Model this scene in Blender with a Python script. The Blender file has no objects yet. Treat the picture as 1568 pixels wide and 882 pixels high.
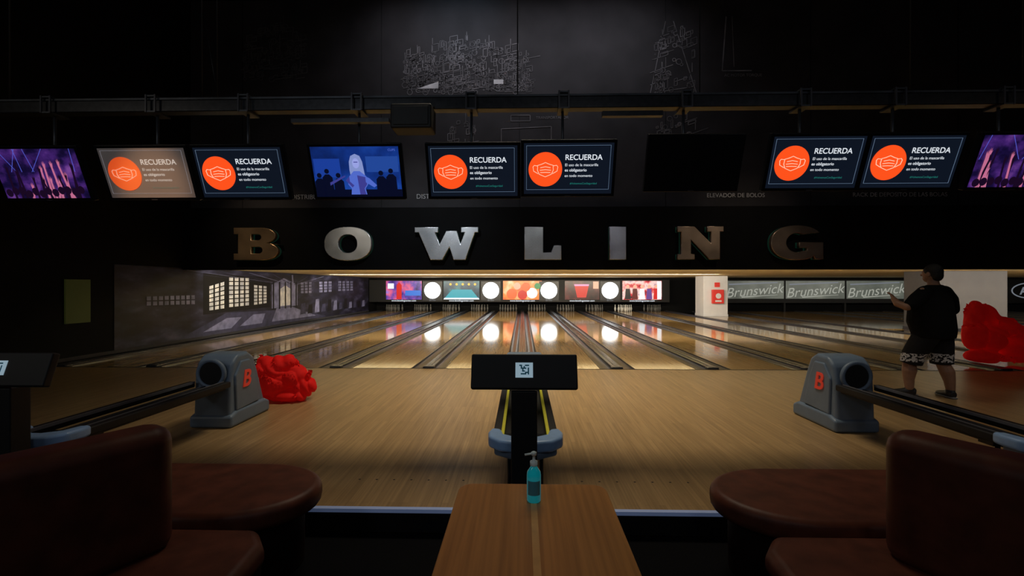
import bpy, bmesh, math, random
from mathutils import Vector, Matrix, Euler, noise as mnoise
R=random.Random(7)
sc=bpy.context.scene
sc.view_settings.view_transform='Standard'
COL=sc.collection
# ---------------------------------------------------------------- materials
def srgb(r,g,b):
    f=lambda c:(c/255/12.92) if c/255<=.04045 else ((c/255+.055)/1.055)**2.4
    return (f(r),f(g),f(b),1)
def mat(name,c,rough=.6,metal=0,noise=0,nscale=20,emit=None,es=1,spec=.5,bump=0,coat=0,trans=0):
    m=bpy.data.materials.new(name);m.use_nodes=True
    nt=m.node_tree;b=nt.nodes['Principled BSDF']
    b.inputs['Base Color'].default_value=c;b.inputs['Roughness'].default_value=rough
    b.inputs['Metallic'].default_value=metal;b.inputs['Specular IOR Level'].default_value=spec
    b.inputs['Coat Weight'].default_value=coat;b.inputs['Transmission Weight'].default_value=trans
    if emit:
        b.inputs['Emission Color'].default_value=emit;b.inputs['Emission Strength'].default_value=es
    if noise or bump:
        tc=nt.nodes.new('ShaderNodeTexCoord');n=nt.nodes.new('ShaderNodeTexNoise')
        n.inputs['Scale'].default_value=nscale;n.inputs['Detail'].default_value=6
        nt.links.new(tc.outputs['Object'],n.inputs['Vector'])
        if noise:
            r=nt.nodes.new('ShaderNodeValToRGB')
            r.color_ramp.elements[0].position=.3;r.color_ramp.elements[1].position=.7
            r.color_ramp.elements[0].color=tuple(x*(1-noise) for x in c[:3])+(1,)
            r.color_ramp.elements[1].color=tuple(min(1,x*(1+noise)) for x in c[:3])+(1,)
            nt.links.new(n.outputs['Fac'],r.inputs['Fac']);nt.links.new(r.outputs['Color'],b.inputs['Base Color'])
        if bump:
            bp=nt.nodes.new('ShaderNodeBump');bp.inputs['Strength'].default_value=bump;bp.inputs['Distance'].default_value=.01
            nt.links.new(n.outputs['Fac'],bp.inputs['Height']);nt.links.new(bp.outputs['Normal'],b.inputs['Normal'])
    return m
def emi(name,c,s=1):
    return mat(name,(0.005,0.005,0.005,1),.3,emit=c,es=s)
def wood(name,c1,c2,rough,board=.028,spec=.5,coat=0,blen=1.2):
    m=bpy.data.materials.new(name);m.use_nodes=True;nt=m.node_tree;N=nt.nodes.new;L=nt.links.new
    b=nt.nodes['Principled BSDF']
    tc=N('ShaderNodeTexCoord');mp=N('ShaderNodeMapping');mp.inputs['Rotation'].default_value=(0,0,math.pi/2)
    L(tc.outputs['Object'],mp.inputs['Vector'])
    br=N('ShaderNodeTexBrick');br.inputs['Scale'].default_value=1
    br.inputs['Brick Width'].default_value=blen;br.inputs['Row Height'].default_value=board
    br.inputs['Mortar Size'].default_value=.0008;br.inputs['Mortar Smooth'].default_value=.3
    br.inputs['Color1'].default_value=c1;br.inputs['Color2'].default_value=c2
    br.inputs['Mortar'].default_value=tuple(x*.55 for x in c2[:3])+(1,)
    L(mp.outputs['Vector'],br.inputs['Vector'])
    mp2=N('ShaderNodeMapping');mp2.inputs['Scale'].default_value=(60,1.6,1)
    L(tc.outputs['Object'],mp2.inputs['Vector'])
    n=N('ShaderNodeTexNoise');n.inputs['Scale'].default_value=1;n.inputs['Detail'].default_value=5
    L(mp2.outputs['Vector'],n.inputs['Vector'])
    mx=N('ShaderNodeMixRGB');mx.blend_type='MULTIPLY';mx.inputs['Fac'].default_value=.55
    r=N('ShaderNodeValToRGB');r.color_ramp.elements[0].position=.3;r.color_ramp.elements[0].color=(.45,.42,.38,1);r.color_ramp.elements[1].position=.65
    L(n.outputs['Fac'],r.inputs['Fac']);L(br.outputs['Color'],mx.inputs['Color1']);L(r.outputs['Color'],mx.inputs['Color2'])
    L(mx.outputs['Color'],b.inputs['Base Color'])
    b.inputs['Roughness'].default_value=rough;b.inputs['Specular IOR Level'].default_value=spec
    b.inputs['Coat Weight'].default_value=coat;b.inputs['Coat Roughness'].default_value=.06
    return m
M={}
M['black']=mat('black_paint',(.004,.004,.005,1),.6,noise=.3)
M['blackgloss']=mat('black_gloss',(.005,.005,.006,1),.3,spec=.3)
M['blackmetal']=mat('black_metal',(.02,.021,.024,1),.35,.6,noise=.3)
M['beam']=mat('beam_metal',(.05,.055,.065,1),.4,.5,noise=.4,nscale=5)
M['wall']=mat('dark_wall',(.026,.023,.026,1),.75,noise=.4,nscale=1.2)
M['wallblack']=mat('black_wall',(.003,.003,.0035,1),.8,noise=.3,nscale=2,spec=.2)
M['carpet']=mat('dark_carpet',(.004,.004,.005,1),.95,noise=.5,nscale=120,spec=.1)
M['approach']=wood('approach_maple',(.50,.325,.15,1),(.40,.255,.115,1),.34,.045,coat=0)
M['lane']=wood('lane_maple',(.60,.41,.19,1),(.50,.33,.145,1),.08,.027,coat=0)
M['table']=wood('table_wood',(.56,.25,.065,1),(.54,.23,.06,1),.34,.5,blen=9)
M['tableedge']=mat('table_edge',(.66,.36,.12,1),.35,noise=.1)
M['gutter']=mat('gutter_plastic',(.03,.031,.038,1),.28,noise=.2)
M['cap']=mat('capping',(.07,.07,.08,1),.25,.2)
M['strip']=mat('rail_grey_strip',(.16,.16,.18,1),.3,noise=.1)
M['trim']=mat('aluminium_trim_sheen',(.45,.55,.85,1),.35,.0,emit=(.12,.17,.32,1),es=.2)  # blue tint and faint glow stand in for light reflected off the metal
M['cream']=mat('cream_ceiling',(.84,.75,.50,1),.8,noise=.05,nscale=3)
M['white']=mat('white_plaster',(.72,.72,.76,1),.8,noise=.04,nscale=4)
M['whitedim']=mat('grey_plaster',(.13,.125,.13,1),.8,noise=.08,nscale=2)
M['leather']=mat('brown_leather',(.098,.027,.014,1),.5,noise=.3,nscale=9,bump=.25,spec=.3)
M['sofabase']=mat('sofa_base',(.012,.005,.004,1),.7,noise=.2,spec=.2)
M['grey']=mat('ball_return_grey',(.17,.235,.33,1),.42,noise=.08,nscale=6)
M['blue']=mat('rack_end_blue',(.33,.54,.9,1),.35,noise=.06)
M['yellow']=mat('rail_yellow',(.75,.7,.05,1),.4,noise=.05,emit=(.4,.36,.02,1),es=.15)
M['red']=mat('red_ramp_glow',(.85,.012,.01,1),.75,noise=.12,nscale=5,emit=(.5,.005,.004,1),es=.10,spec=.2)  # slight emission added to keep the red bright; the ramps are no lamps
M['redcab']=mat('red_cabinet',(.75,.03,.02,1),.4,noise=.05)
M['redlogo']=mat('logo_red',(.6,.05,.03,1),.4,emit=(.5,.03,.015,1),es=.3)
M['sticker']=mat('sticker_white',(.6,.75,.85,1),.5,emit=(.35,.5,.6,1),es=.5)
M['stickblue']=mat('sticker_blue',(.05,.35,.5,1),.5)
M['drawing']=mat('mural_line',(.19,.18,.19,1),.8,noise=.6,nscale=2)
M['drawbright']=mat('mural_bright',(.65,.64,.65,1),.8,noise=.4,nscale=3)
M['skin']=mat('skin',(.36,.19,.12,1),.55,noise=.08)
M['hair']=mat('black_hair',(.006,.005,.005,1),.6,bump=.6,nscale=90)
M['shirt']=mat('black_tshirt',(.006,.006,.007,1),.9,noise=.2,nscale=20,bump=.2,spec=.2)
M['shoe']=mat('dark_shoe',(.02,.02,.024,1),.5)
M['sole']=mat('shoe_sole',(.25,.25,.27,1),.6)
M['eye']=mat('eye_white',(.7,.7,.7,1),.3)
# ---------------------------------------------------------------- builders
def link(o,p=None):
    COL.objects.link(o)
    if p: o.parent=p
    return o
def empty(name,loc=(0,0,0),rot=(0,0,0)):
    e=bpy.data.objects.new(name,None);e.location=loc;e.rotation_euler=rot;e.empty_display_size=.1
    return link(e)
def smooth(o):
    for p in o.data.polygons:p.use_smooth=True
def mesh(name,v,f,m,p=None,sm=False,loc=None):
    me=bpy.data.meshes.new(name);me.from_pydata([tuple(x) for x in v],[],f);me.update()
    bm=bmesh.new();bm.from_mesh(me);bmesh.ops.recalc_face_normals(bm,faces=bm.faces);bm.to_mesh(me);bm.free()
    o=bpy.data.objects.new(name,me);me.materials.append(m);link(o,p)
    if sm: smooth(o)
    if loc:o.location=loc
    return o
def bev(o,w,s=3):
    b=o.modifiers.new('bev','BEVEL');b.width=w;b.segments=s;b.limit_method='ANGLE';b.angle_limit=.6
    smooth(o)
    n=o.modifiers.new('wn','WEIGHTED_NORMAL');n.keep_sharp=False
    return o
def boxvf(x0,x1,y0,y1,z0,z1,off=0):
    v=[(x0,y0,z0),(x1,y0,z0),(x1,y1,z0),(x0,y1,z0),(x0,y0,z1),(x1,y0,z1),(x1,y1,z1),(x0,y1,z1)]
    f=[(0,3,2,1),(4,5,6,7),(0,1,5,4),(1,2,6,5),(2,3,7,6),(3,0,4,7)]
    return v,[tuple(i+off for i in q) for q in f]
def box(name,x0,x1,y0,y1,z0,z1,m,p=None,b=0):
    v,f=boxvf(x0,x1,y0,y1,z0,z1);o=mesh(name,v,f,m,p)
    if b:bev(o,b)
    return o
def prism(name,pts,a0,a1,axis,m,p=None,b=0):
    def P(q,a):
        return {'x':(a,q[0],q[1]),'y':(q[0],a,q[1]),'z':(q[0],q[1],a)}[axis]
    n=len(pts);v=[P(q,a0) for q in pts]+[P(q,a1) for q in pts]
    f=[tuple(range(n)),tuple(range(2*n-1,n-1,-1))]+[(i,(i+1)%n,n+(i+1)%n,n+i) for i in range(n)]
    o=mesh(name,v,f,m,p)
    if b:bev(o,b,4)
    return o
def flat(name,pts,y,m,p=None):
    return mesh(name,[(a,y,b) for a,b in pts],[tuple(range(len(pts)))],m,p)
def circ(cx,cz,r,n=40,rz=None):
    return [(cx+r*math.cos(t*2*math.pi/n),cz+(rz or r)*math.sin(t*2*math.pi/n)) for t in range(n)]
def cyl(name,p0,p1,r,m,p=None,seg=20,r1=None):
    p0=Vector(p0);p1=Vector(p1);bm=bmesh.new();d=(p1-p0)
    bmesh.ops.create_cone(bm,cap_ends=True,segments=seg,radius1=r,radius2=r if r1 is None else r1,depth=d.length)
    q=Vector((0,0,1)).rotation_difference(d.normalized()).to_matrix().to_4x4()
    bmesh.ops.transform(bm,matrix=Matrix.Translation((p0+p1)/2)@q,verts=bm.verts)
    me=bpy.data.meshes.new(name);bm.to_mesh(me);bm.free();me.materials.append(m)
    o=link(bpy.data.objects.new(name,me),p)
    for f in me.polygons:
        if len(f.vertices)==4:f.use_smooth=True
    return o
def lathev(prof,seg=20,c=(0,0,0),off=0):
    v=[];f=[]
    for r,z in prof:
        for i in range(seg):
            a=2*math.pi*i/seg;v.append((c[0]+r*math.cos(a),c[1]+r*math.sin(a),c[2]+z))
    for j in range(len(prof)-1):
        for i in range(seg):
            f.append((off+j*seg+i,off+j*seg+(i+1)%seg,off+(j+1)*seg+(i+1)%seg,off+(j+1)*seg+i))
    f.append(tuple(off+i for i in range(seg-1,-1,-1)));f.append(tuple(off+(len(prof)-1)*seg+i for i in range(seg)))
    return v,f
def lathe(name,prof,m,p=None,seg=32,c=(0,0,0)):
    v,f=lathev(prof,seg,c);return mesh(name,v,f,m,p,True)
def text(name,body,size,loc,m,p=None,align='LEFT',ext=0,off=0,shear=0,rot=(math.pi/2,0,0)):
    cu=bpy.data.curves.new(name,'FONT');cu.body=body;cu.size=size;cu.align_x=align;cu.extrude=ext;cu.offset=off;cu.shear=shear
    cu.materials.append(m);o=bpy.data.objects.new(name,cu);o.location=loc;o.rotation_euler=rot
    return link(o,p)
def wire(name,polys,r,m,p=None):
    cu=bpy.data.curves.new(name,'CURVE');cu.dimensions='3D';cu.bevel_depth=r;cu.bevel_resolution=1
    for pts,cyc in polys:
        s=cu.splines.new('POLY');s.points.add(len(pts)-1);s.use_cyclic_u=cyc
        for i,q in enumerate(pts):s.points[i].co=(q[0],q[1],q[2],1)
    cu.materials.append(m);return link(bpy.data.objects.new(name,cu),p)
def quads(name,rects,m,p=None):
    v=[];f=[]
    for q in rects:
        n=len(v);v+=q;f.append((n,n+1,n+2,n+3))
    me=bpy.data.meshes.new(name);me.from_pydata(v,[],f);me.materials.append(m)
    return link(bpy.data.objects.new(name,me),p)
class Blob:
    def __init__(s): s.bm=bmesh.new()
    def ball(s,c,r,scale=(1,1,1),rot=(0,0,0)):
        mt=Matrix.Translation(c)@Euler(rot).to_matrix().to_4x4()@Matrix.Diagonal((*scale,1))
        bmesh.ops.create_uvsphere(s.bm,u_segments=20,v_segments=12,radius=r,matrix=mt);return s
    def tube(s,pts,rad,seg=16,ref=(1,0,0),caps=True):
        pts=[Vector(q) for q in pts];rings=[]
        for i,q in enumerate(pts):
            t=(pts[min(i+1,len(pts)-1)]-pts[max(i-1,0)]).normalized()
            a=Vector(ref);a=(a-a.dot(t)*t)
            if a.length<.05:a=Vector((0,1,0));a=(a-a.dot(t)*t)
            a.normalize();b=t.cross(a)
            ra,rb=rad[i] if isinstance(rad[i],(tuple,list)) else (rad[i],rad[i])
            rings.append([s.bm.verts.new(q+a*ra*math.cos(2*math.pi*k/seg)+b*rb*math.sin(2*math.pi*k/seg)) for k in range(seg)])
        for j in range(len(rings)-1):
            for k in range(seg):
                s.bm.faces.new((rings[j][k],rings[j][(k+1)%seg],rings[j+1][(k+1)%seg],rings[j+1][k]))
        s.bm.faces.new(rings[0][::-1]);s.bm.faces.new(rings[-1])
        if caps:
            for q,r in ((pts[0],rad[0]),(pts[-1],rad[-1])):
                if not isinstance(r,(tuple,list)): s.ball(q,r*.98)
        return s
    def make(s,name,m,p,vox=.01,it=4,crumple=0,cs=6):
        bmesh.ops.recalc_face_normals(s.bm,faces=s.bm.faces)
        me=bpy.data.meshes.new(name);s.bm.to_mesh(me);s.bm.free();me.materials.append(m)
        o=bpy.data.objects.new(name,me);link(o)
        r=o.modifiers.new('r','REMESH');r.mode='VOXEL';r.voxel_size=vox;r.use_smooth_shade=True
        sm=o.modifiers.new('s','SMOOTH');sm.factor=.5;sm.iterations=it
        dg=bpy.context.evaluated_depsgraph_get();me2=bpy.data.meshes.new_from_object(o.evaluated_get(dg))
        o.modifiers.clear();o.data=me2
        if not me2.materials: me2.materials.append(m)
        if crumple:
            for v in me2.vertices:
                c=v.co
                w_=mnoise.noise(c*cs*.5)*2.2
                f1=abs(math.sin((c.x*1.2+c.z*.55+c.y*.3)*cs*1.7+w_*2.4))
                f2=mnoise.noise(c*cs*.9+Vector((3,1,7)))
                c+=v.normal*crumple*(f1*.75+f2*.8-.35)
                if c.z<0.003:c.z=.003
        for f in me2.polygons:f.use_smooth=True
        if p:o.parent=p
        return o
# ================================================================ ROOM
FOUL=7.9; LEND=26.3
box('floor',-9,31,-3,2.9,-.35,-.15,M['carpet'])
box('floor_approach',-8.8,31,2.93,FOUL,-.2,0,M['approach'])
box('floor_under_lanes',-8.8,31,FOUL,27,-.3,-.14,M['wallblack'])
box('trim_step_nosing',-8.8,31,2.9,2.935,-.02,.004,M['trim'])
box('trim_step_riser',-8.8,31,2.91,2.93,-.15,-.02,M['black'])
box('wall_left',-9.0,-8.8,-3,27,-.35,9,M['wallblack'])
box('wall_right',31,31.2,-3,27,-.35,9,M['wallblack'])
box('wall_back',-9,31,27,27.2,-.35,2.2,M['wallblack'])
box('wall_upper_mural',-8.8,31,11.75,12.0,3.4,9,M['wall'])
box('ceiling',-9,31,-3,12,9,9.1,M['black'])
box('ceiling_over_lanes',-8.8,31,11.75,27,1.93,2.0,M['cream'])
box('wall_soffit_beam',-8.8,31,11.45,11.75,1.87,3.46,M['wallblack'])
box('trim_foul_line',-8.8,31,FOUL-.03,FOUL,-.01,.003,M['black'])
def lane(x,w=.524):
    return box('bowling_lane',x-w,x+w,FOUL,LEND,-.06,0,M['lane'])
def gutter(x):
    e=empty('lane_gutter',(x,0,0))
    for nm,sx in(('channel_a',-1),('channel_b',1)):
        prof=[]
        for i in range(11):
            a=math.pi*i/10;prof.append((sx*(.19)-.105*math.cos(a),-.085*math.sin(a)))
        n=len(prof);v=[(q[0],FOUL,q[1]) for q in prof]+[(q[0],LEND,q[1]) for q in prof]
        f=[(i,i+1,n+i+1,n+i) for i in range(n-1)]
        mesh(nm,v,f,M['gutter'],e,True)
        f=[tuple(range(n))]
        mesh(nm+'_end',[(q[0],FOUL+.001,q[1]) for q in prof],f,M['blackmetal'],e)
        box(nm+'_rim',sx*.298-.006,sx*.298+.006,FOUL,LEND,-.05,.004,M['cap'],e)
    box('cap',-.085,.085,FOUL+.02,LEND,-.1,.03,M['cap'],e,.012)
    box('cap_track',-.02,.02,FOUL+.05,LEND,.03,.036,M['gutter'],e)
    box('end_cap',-.1,.1,FOUL,FOUL+.14,-.1,.035,M['gutter'],e,.02)
for k in range(-5,5): lane((k+.5)*1.66)
for k in range(-5,6): gutter(k*1.66)
box('bowling_lane_filler',8.62,9.78,FOUL,21.6,-.06,0,M['lane'])
gutter(10.1); lane(10.93); gutter(11.76)
box('bowling_lane_filler',12.08,15.4,FOUL,14.6,-.06,0,M['lane'])
box('bowling_lane_filler',12.08,15.4,15.6,LEND,-.06,0,M['lane'])
for n in range(0,9):
    gutter(15.72+1.66*n)
    lane(16.55+1.66*n)
dv=[];df=[]
for lx in [(k+.5)*1.66 for k in range(-5,5)]:
    for yy in (3.35,7.6):
        for i in range(-3,4):
            n=len(dv);cx=lx+i*.13
            for a in range(10):
                dv.append((cx+.009*math.cos(a*.6283),yy+.009*math.sin(a*.6283),.0015))
            df.append(tuple(range(n,n+10)))
mesh('approach_marker_dots',dv,df,M['black'])
# ================================================================ MASKING UNITS
YM=25.6
def pal(n,c,s=1): return emi('screen_'+n,srgb(*c),s)
E={k:pal(k,c,1.2) for k,c in dict(white=(235,245,255),navy=(22,30,70),purple=(95,60,130),teal=(20,150,165),dteal=(8,60,75),orange=(235,95,40),red=(200,30,25),dark=(14,12,18),pink=(225,150,190),skinl=(230,170,140),blue=(50,110,200),green=(40,130,70),yellow=(240,190,70),dred=(90,14,16)).items()}
E['grey']=pal('grey',(105,110,118));E['ball']=emi('lit_ball',srgb(245,252,255),3.0)
mu=empty('masking_unit_display',(0,YM,0))
box('housing',-8.78,8.3,.03,.35,.54,1.80,M['black'],mu)
def noisy_emit(name,cols,scale,s=1,stretch=(1,1,1),lo=.3,hi=.72):
    m=bpy.data.materials.new(name);m.use_nodes=True;nt=m.node_tree;b=nt.nodes['Principled BSDF']
    tc=nt.nodes.new('ShaderNodeTexCoord');mp=nt.nodes.new('ShaderNodeMapping');mp.inputs['Scale'].default_value=stretch
    n=nt.nodes.new('ShaderNodeTexNoise');n.inputs['Scale'].default_value=scale;n.inputs['Detail'].default_value=4
    r=nt.nodes.new('ShaderNodeValToRGB');L=nt.links.new
    L(tc.outputs['Object'],mp.inputs['Vector']);L(mp.outputs['Vector'],n.inputs['Vector']);L(n.outputs['Fac'],r.inputs['Fac'])
    els=r.color_ramp.elements
    while len(els)<len(cols): els.new(.5)
    for i,c in enumerate(cols):
        els[i].position=lo+(hi-lo)*i/(len(cols)-1);els[i].color=srgb(*c)
    b.inputs['Base Color'].default_value=(.004,.004,.004,1);b.inputs['Roughness'].default_value=.25
    L(r.outputs['Color'],b.inputs['Emission Color']);b.inputs['Emission Strength'].default_value=s
    return m
def rect(x0,x1,z0,z1):return [(x0,z0),(x1,z0),(x1,z1),(x0,z1)]
panels=[(-7.8,-5.75),(-4.5,-2.45),(-1.1,1.1),(2.4,4.35),(5.65,7.85)]
bgs=[noisy_emit('city_night',[(30,20,60),(90,60,150),(210,90,120),(60,120,220)],1.6,1.3),
     noisy_emit('pool_hall',[(10,20,26),(14,60,80),(40,120,120)],1.5,1.3),
     noisy_emit('balls_pic',[(200,60,30),(240,120,50),(250,210,170)],1.1,1.6),
     noisy_emit('drink_pic',[(20,10,14),(60,14,18),(110,30,30)],1.4,1.2),
     noisy_emit('party_pic',[(60,10,30),(200,40,50),(240,200,190),(90,50,110)],2.2,1.3)]
for i,(a,b) in enumerate(panels):
    flat('panel_%d'%i,rect(a,b,.68,1.74),-.0,bgs[i],mu)
    text('caption_%d'%i,'www.bowlingcenter.com',.14,((a+b)/2,-.01,.575),E['white'],mu,'CENTER')
for i,x in enumerate((-5.13,-1.8,1.5,4.95)):
    flat('lit_ball_%d'%i,circ(x,1.2,.47),-.012,E['ball'],mu)
    flat('ball_frame_%d'%i,rect(x-.56,x+.56,.62,1.72),-.004,E['dark'],mu)
    text('ball_caption_%d'%i,'Brillo',.17,(x,-.016,.60),E['grey'],mu,'CENTER')
flat('p1_tower',[(-7.2,.7),(-6.9,.7),(-6.9,1.5),(-7.05,1.68),(-7.2,1.5)],-.006,E['red'],mu)
flat('p1_sky',rect(-6.7,-5.8,.9,1.2),-.006,E['blue'],mu)
flat('p1_text',rect(-7.7,-7.35,1.3,1.6),-.006,E['white'],mu)
flat('p2_table',[(-4.45,.75),(-2.5,.75),(-2.9,1.25),(-4.0,1.25)],-.006,E['teal'],mu)
flat('p2_rail',[(-4.5,.69),(-2.45,.69),(-2.5,.78),(-4.45,.78)],-.008,E['white'],mu)
for i in range(5): flat('p2_lamp_%d'%i,circ(-4.1+i*.35,1.55,.07,12),-.008,E['yellow'],mu)
for i,(x,z,r,c) in enumerate([(-.6,1.0,.3,'orange'),(0,.95,.27,'red'),(.55,1.05,.3,'white'),(.2,1.4,.25,'orange'),(-.3,1.45,.2,'skinl'),(.85,1.45,.18,'green')]):
    flat('p3_ball_%d'%i,circ(x,z,r,20),-.006-.001*i,E[c],mu)
flat('p4_glass',[(3.1,.8),(3.6,.8),(3.75,1.45),(2.95,1.45)],-.006,E['red'],mu)
flat('p4_foam',[(2.95,1.45),(3.75,1.45),(3.78,1.55),(2.92,1.55)],-.007,E['pink'],mu)
flat('p4_side',rect(4.0,4.3,1.3,1.7),-.007,E['skinl'],mu)
for i in range(5):
    x=5.95+i*.4
    flat('p5_body_%d'%i,[(x-.17,.7),(x+.17,.7),(x+.12,1.3),(x-.12,1.3)],-.006,E[['dark','dred','white','purple','red'][i]],mu)
    flat('p5_head_%d'%i,circ(x,1.42,.1,14),-.007,E['skinl'],mu)
flat('p5_edge',rect(7.6,7.83,.7,1.72),-.009,E['white'],mu)
pp=[(.025,0),(.03,.02),(.057,.11),(.060,.14),(.05,.2),(.024,.27),(.023,.29),(.032,.34),(.03,.365),(.015,.38)]
M['pin']=mat('pin_shaded',(.12,.12,.12,1),.35);M['pinlit']=mat('pin_lit_white',(.8,.8,.78,1),.35)  # same white pins: darker colour for shade, lighter colour for the lit lane
for lx in [(k+.5)*1.66 for k in range(-5,5)]+[10.93]:
    pv=[];pf=[]
    for r in range(4):
        for c in range(r+1):
            v,f=lathev(pp,12,(lx+(c-r/2)*.305,25.55+r*.2,.001),len(pv));pv+=v;pf+=f
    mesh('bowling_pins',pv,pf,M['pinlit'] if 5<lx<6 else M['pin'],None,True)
m2=empty('masking_unit_retro',(0,YM,0))
box('housing',11.3,24.9,.03,.3,.5,1.80,M['black'],m2)
for i in range(5): box('support_%d'%i,11.35+3.35*i,11.45+3.35*i,.1,.3,-.0,.5,M['black'],m2)
sgn=noisy_emit('retro_sign',[(62,66,60),(84,88,80),(104,107,97)],.8,1)
sw=emi('retro_script',srgb(150,152,142),1)
for i in range(4):
    x=11.4+3.35*i
    flat('sign_%d'%i,rect(x,x+3.25,.74,1.74),0,sgn,m2)
    flat('sign_stripe_%d'%i,[(x+.2,1.5),(x+2.9,1.62),(x+2.9,1.68),(x+.2,1.58)],-.004,E['grey'],m2)
    o=text('sign_script_%d'%i,'Brunswick',.76,(x+1.6,-.01,.94),sw,m2,'CENTER',shear=.35,rot=(math.pi/2,-.09,0))
    flat('sign_swash_%d'%i,[(x+.9,.80),(x+2.9,.95),(x+2.9,.97),(x+.9,.86)],-.008,sw,m2)
m3=empty('masking_unit_dark',(0,YM,0))
box('housing',26.4,30.4,0,.3,.5,1.8,M['black'],m3)
for i in range(2): box('support_%d'%i,26.5+3.6*i,26.7+3.6*i,.05,.3,0,.5,M['black'],m3)
text('logo','AMB',.55,(28.1,-.01,1.0),E['grey'],m3,'CENTER',off=.02)
wire('logo_ring',[([(28.1+1.0*math.cos(a*.2618),-.01,1.2+.42*math.sin(a*.2618)) for a in range(24)],True)],.03,E['grey'],m3)
# pillars
pl=empty('pillar_white',(8.63,21.7,0))
box('shaft',0,1.15,0,1.0,0,1.93,M['white'],pl,.01)
box('skirting',-.01,1.16,-.02,1.02,0,.1,M['white'],pl)
fh=empty('fire_hose_cabinet',(9.27,21.66,0))
box('cabinet',-.27,.27,-.12,.03,.62,1.28,M['redcab'],fh,.02)
flat('panel_white',circ(0,.98,.13,20),-.125,M['white'],fh)
flat('label',rect(-.15,.15,.7,.78),-.125,M['white'],fh)
box('sign_above',-.12,.12,.0,.03,1.4,1.62,M['redcab'],fh)
p2=empty('pillar_grey',(12.9,14.65,0))
box('shaft',0,2.48,0,.9,-.14,1.93,M['whitedim'],p2,.01)
box('skirting',-.02,2.49,-.02,.92,0,.1,M['gutter'],p2)
# ================================================================ LEFT WALL MURAL
mm=noisy_emit('mural_print',[(6,6,14),(18,18,34),(40,40,66),(78,80,112)],1.5,.0,(1,.7,2.0))
mm.node_tree.nodes['Principled BSDF'].inputs['Roughness'].default_value=.6
nt=mm.node_tree
rmp=[n for n in nt.nodes if n.type=='VALTORGB'][0];nt.links.new(rmp.outputs['Color'],nt.nodes['Principled BSDF'].inputs['Base Color'])
ml=empty('wall_mural_factory',(-8.79,0,0))
def wq(name,pts,m,d=.004):
    return mesh(name,[(d,a,b) for a,b in pts],[tuple(range(len(pts)))],m,ml)
wq('print',[(9.5,.0),(25.5,.0),(25.5,1.92),(9.5,1.92)],mm,.002)
mg=[mat('mural_tone_%d'%i,srgb(*c),.7,noise=.4,nscale=4) for i,c in enumerate([(225,232,255),(125,128,170),(60,61,92),(6,6,12)])]
rc=[]
def grid(y0,y1,zb0,zt0,zb1,zt1,nx,nz):
    for i in range(nx):
        for j in range(nz):
            def P(u,v):
                y=y0+(y1-y0)*u;zb=zb0+(zb1-zb0)*u;zt=zt0+(zt1-zt0)*u
                return (.012,y,zb+(zt-zb)*v)
            u0=(i+.15)/nx;u1=(i+.85)/nx;v0=(j+.12)/nz;v1=(j+.88)/nz
            rc.append([P(u0,v0),P(u1,v0),P(u1,v1),P(u0,v1)])
grid(12.4,13.1,.75,1.45,.78,1.6,3,6)
grid(13.25,14.3,.8,1.72,.82,1.72,4,7)
grid(14.5,15.3,.82,1.5,.86,1.45,3,6)
quads('windows',rc,mg[0],ml)
rc=[];grid(17.6,18.6,1.15,1.6,1.15,1.65,3,4)
grid(19.2,20.6,1.15,1.65,1.18,1.68,3,4)
grid(21.2,23.2,1.2,1.7,1.2,1.72,4,4)
grid(10.3,11.9,.98,1.22,.95,1.22,9,2)
quads('windows_small',rc,mg[1],ml)
wq('wall_dark',[(12.2,.66),(15.5,.72),(15.5,1.75),(12.2,1.8)],mg[3],.004)
wq('hall_floor',[(11.2,.05),(20,.1),(17.5,.55),(13.2,.66)],mg[2])
wq('light_patch_a',[(12.2,.18),(13.4,.18),(13.9,.48),(13.2,.5)],mg[1],.006)
wq('light_patch_b',[(13.8,.2),(15.0,.2),(15.2,.52),(14.5,.52)],mg[1],.006)
wq('hall_floor_light',[(15.6,.2),(19.0,.2),(17.0,.66),(15.9,.66)],mg[1],.006)
wq('hall_bright',[(15.6,.66),(17.4,.7),(17.4,1.5),(16.4,1.74),(15.6,1.5)],mg[1],.005)
wq('hall_far',[(16.15,.72),(16.85,.74),(16.85,1.35),(16.5,1.48),(16.15,1.35)],mg[0],.008)
for i in range(5):
    y=15.65+i*.4;wq('hall_column_%d'%i,[(y,.62),(y+.09,.62),(y+.09,1.6),(y,1.6)],mg[3],.010)
for i in range(9):
    y=10.2+i*1.35
    wq('truss_%d'%i,[(y,1.87),(y+.1,1.87),(16.6+.1*i,1.5),(16.5+.1*i,1.5)],mg[1 if i%2 else 2],.009)
for i in range(12):
    y=17.6+i*.62;hh=.3+R.random()*.4;wq('machine_%d'%i,[(y,.32),(y+.45,.34),(y+.42,.34+hh),(y+.1,.32+hh)],mg[(2,3,1)[i%3]],.011)
wp=mat('dim_green_panel',(.09,.11,.03,1),.7,emit=(.05,.06,.012,1),es=.10)
box('window_1',-8.8,-8.77,8.45,8.95,.72,1.58,wp)
box('baseboard_left',-8.8,-8.76,8.2,25.5,0,.07,M['cap'])
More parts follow.
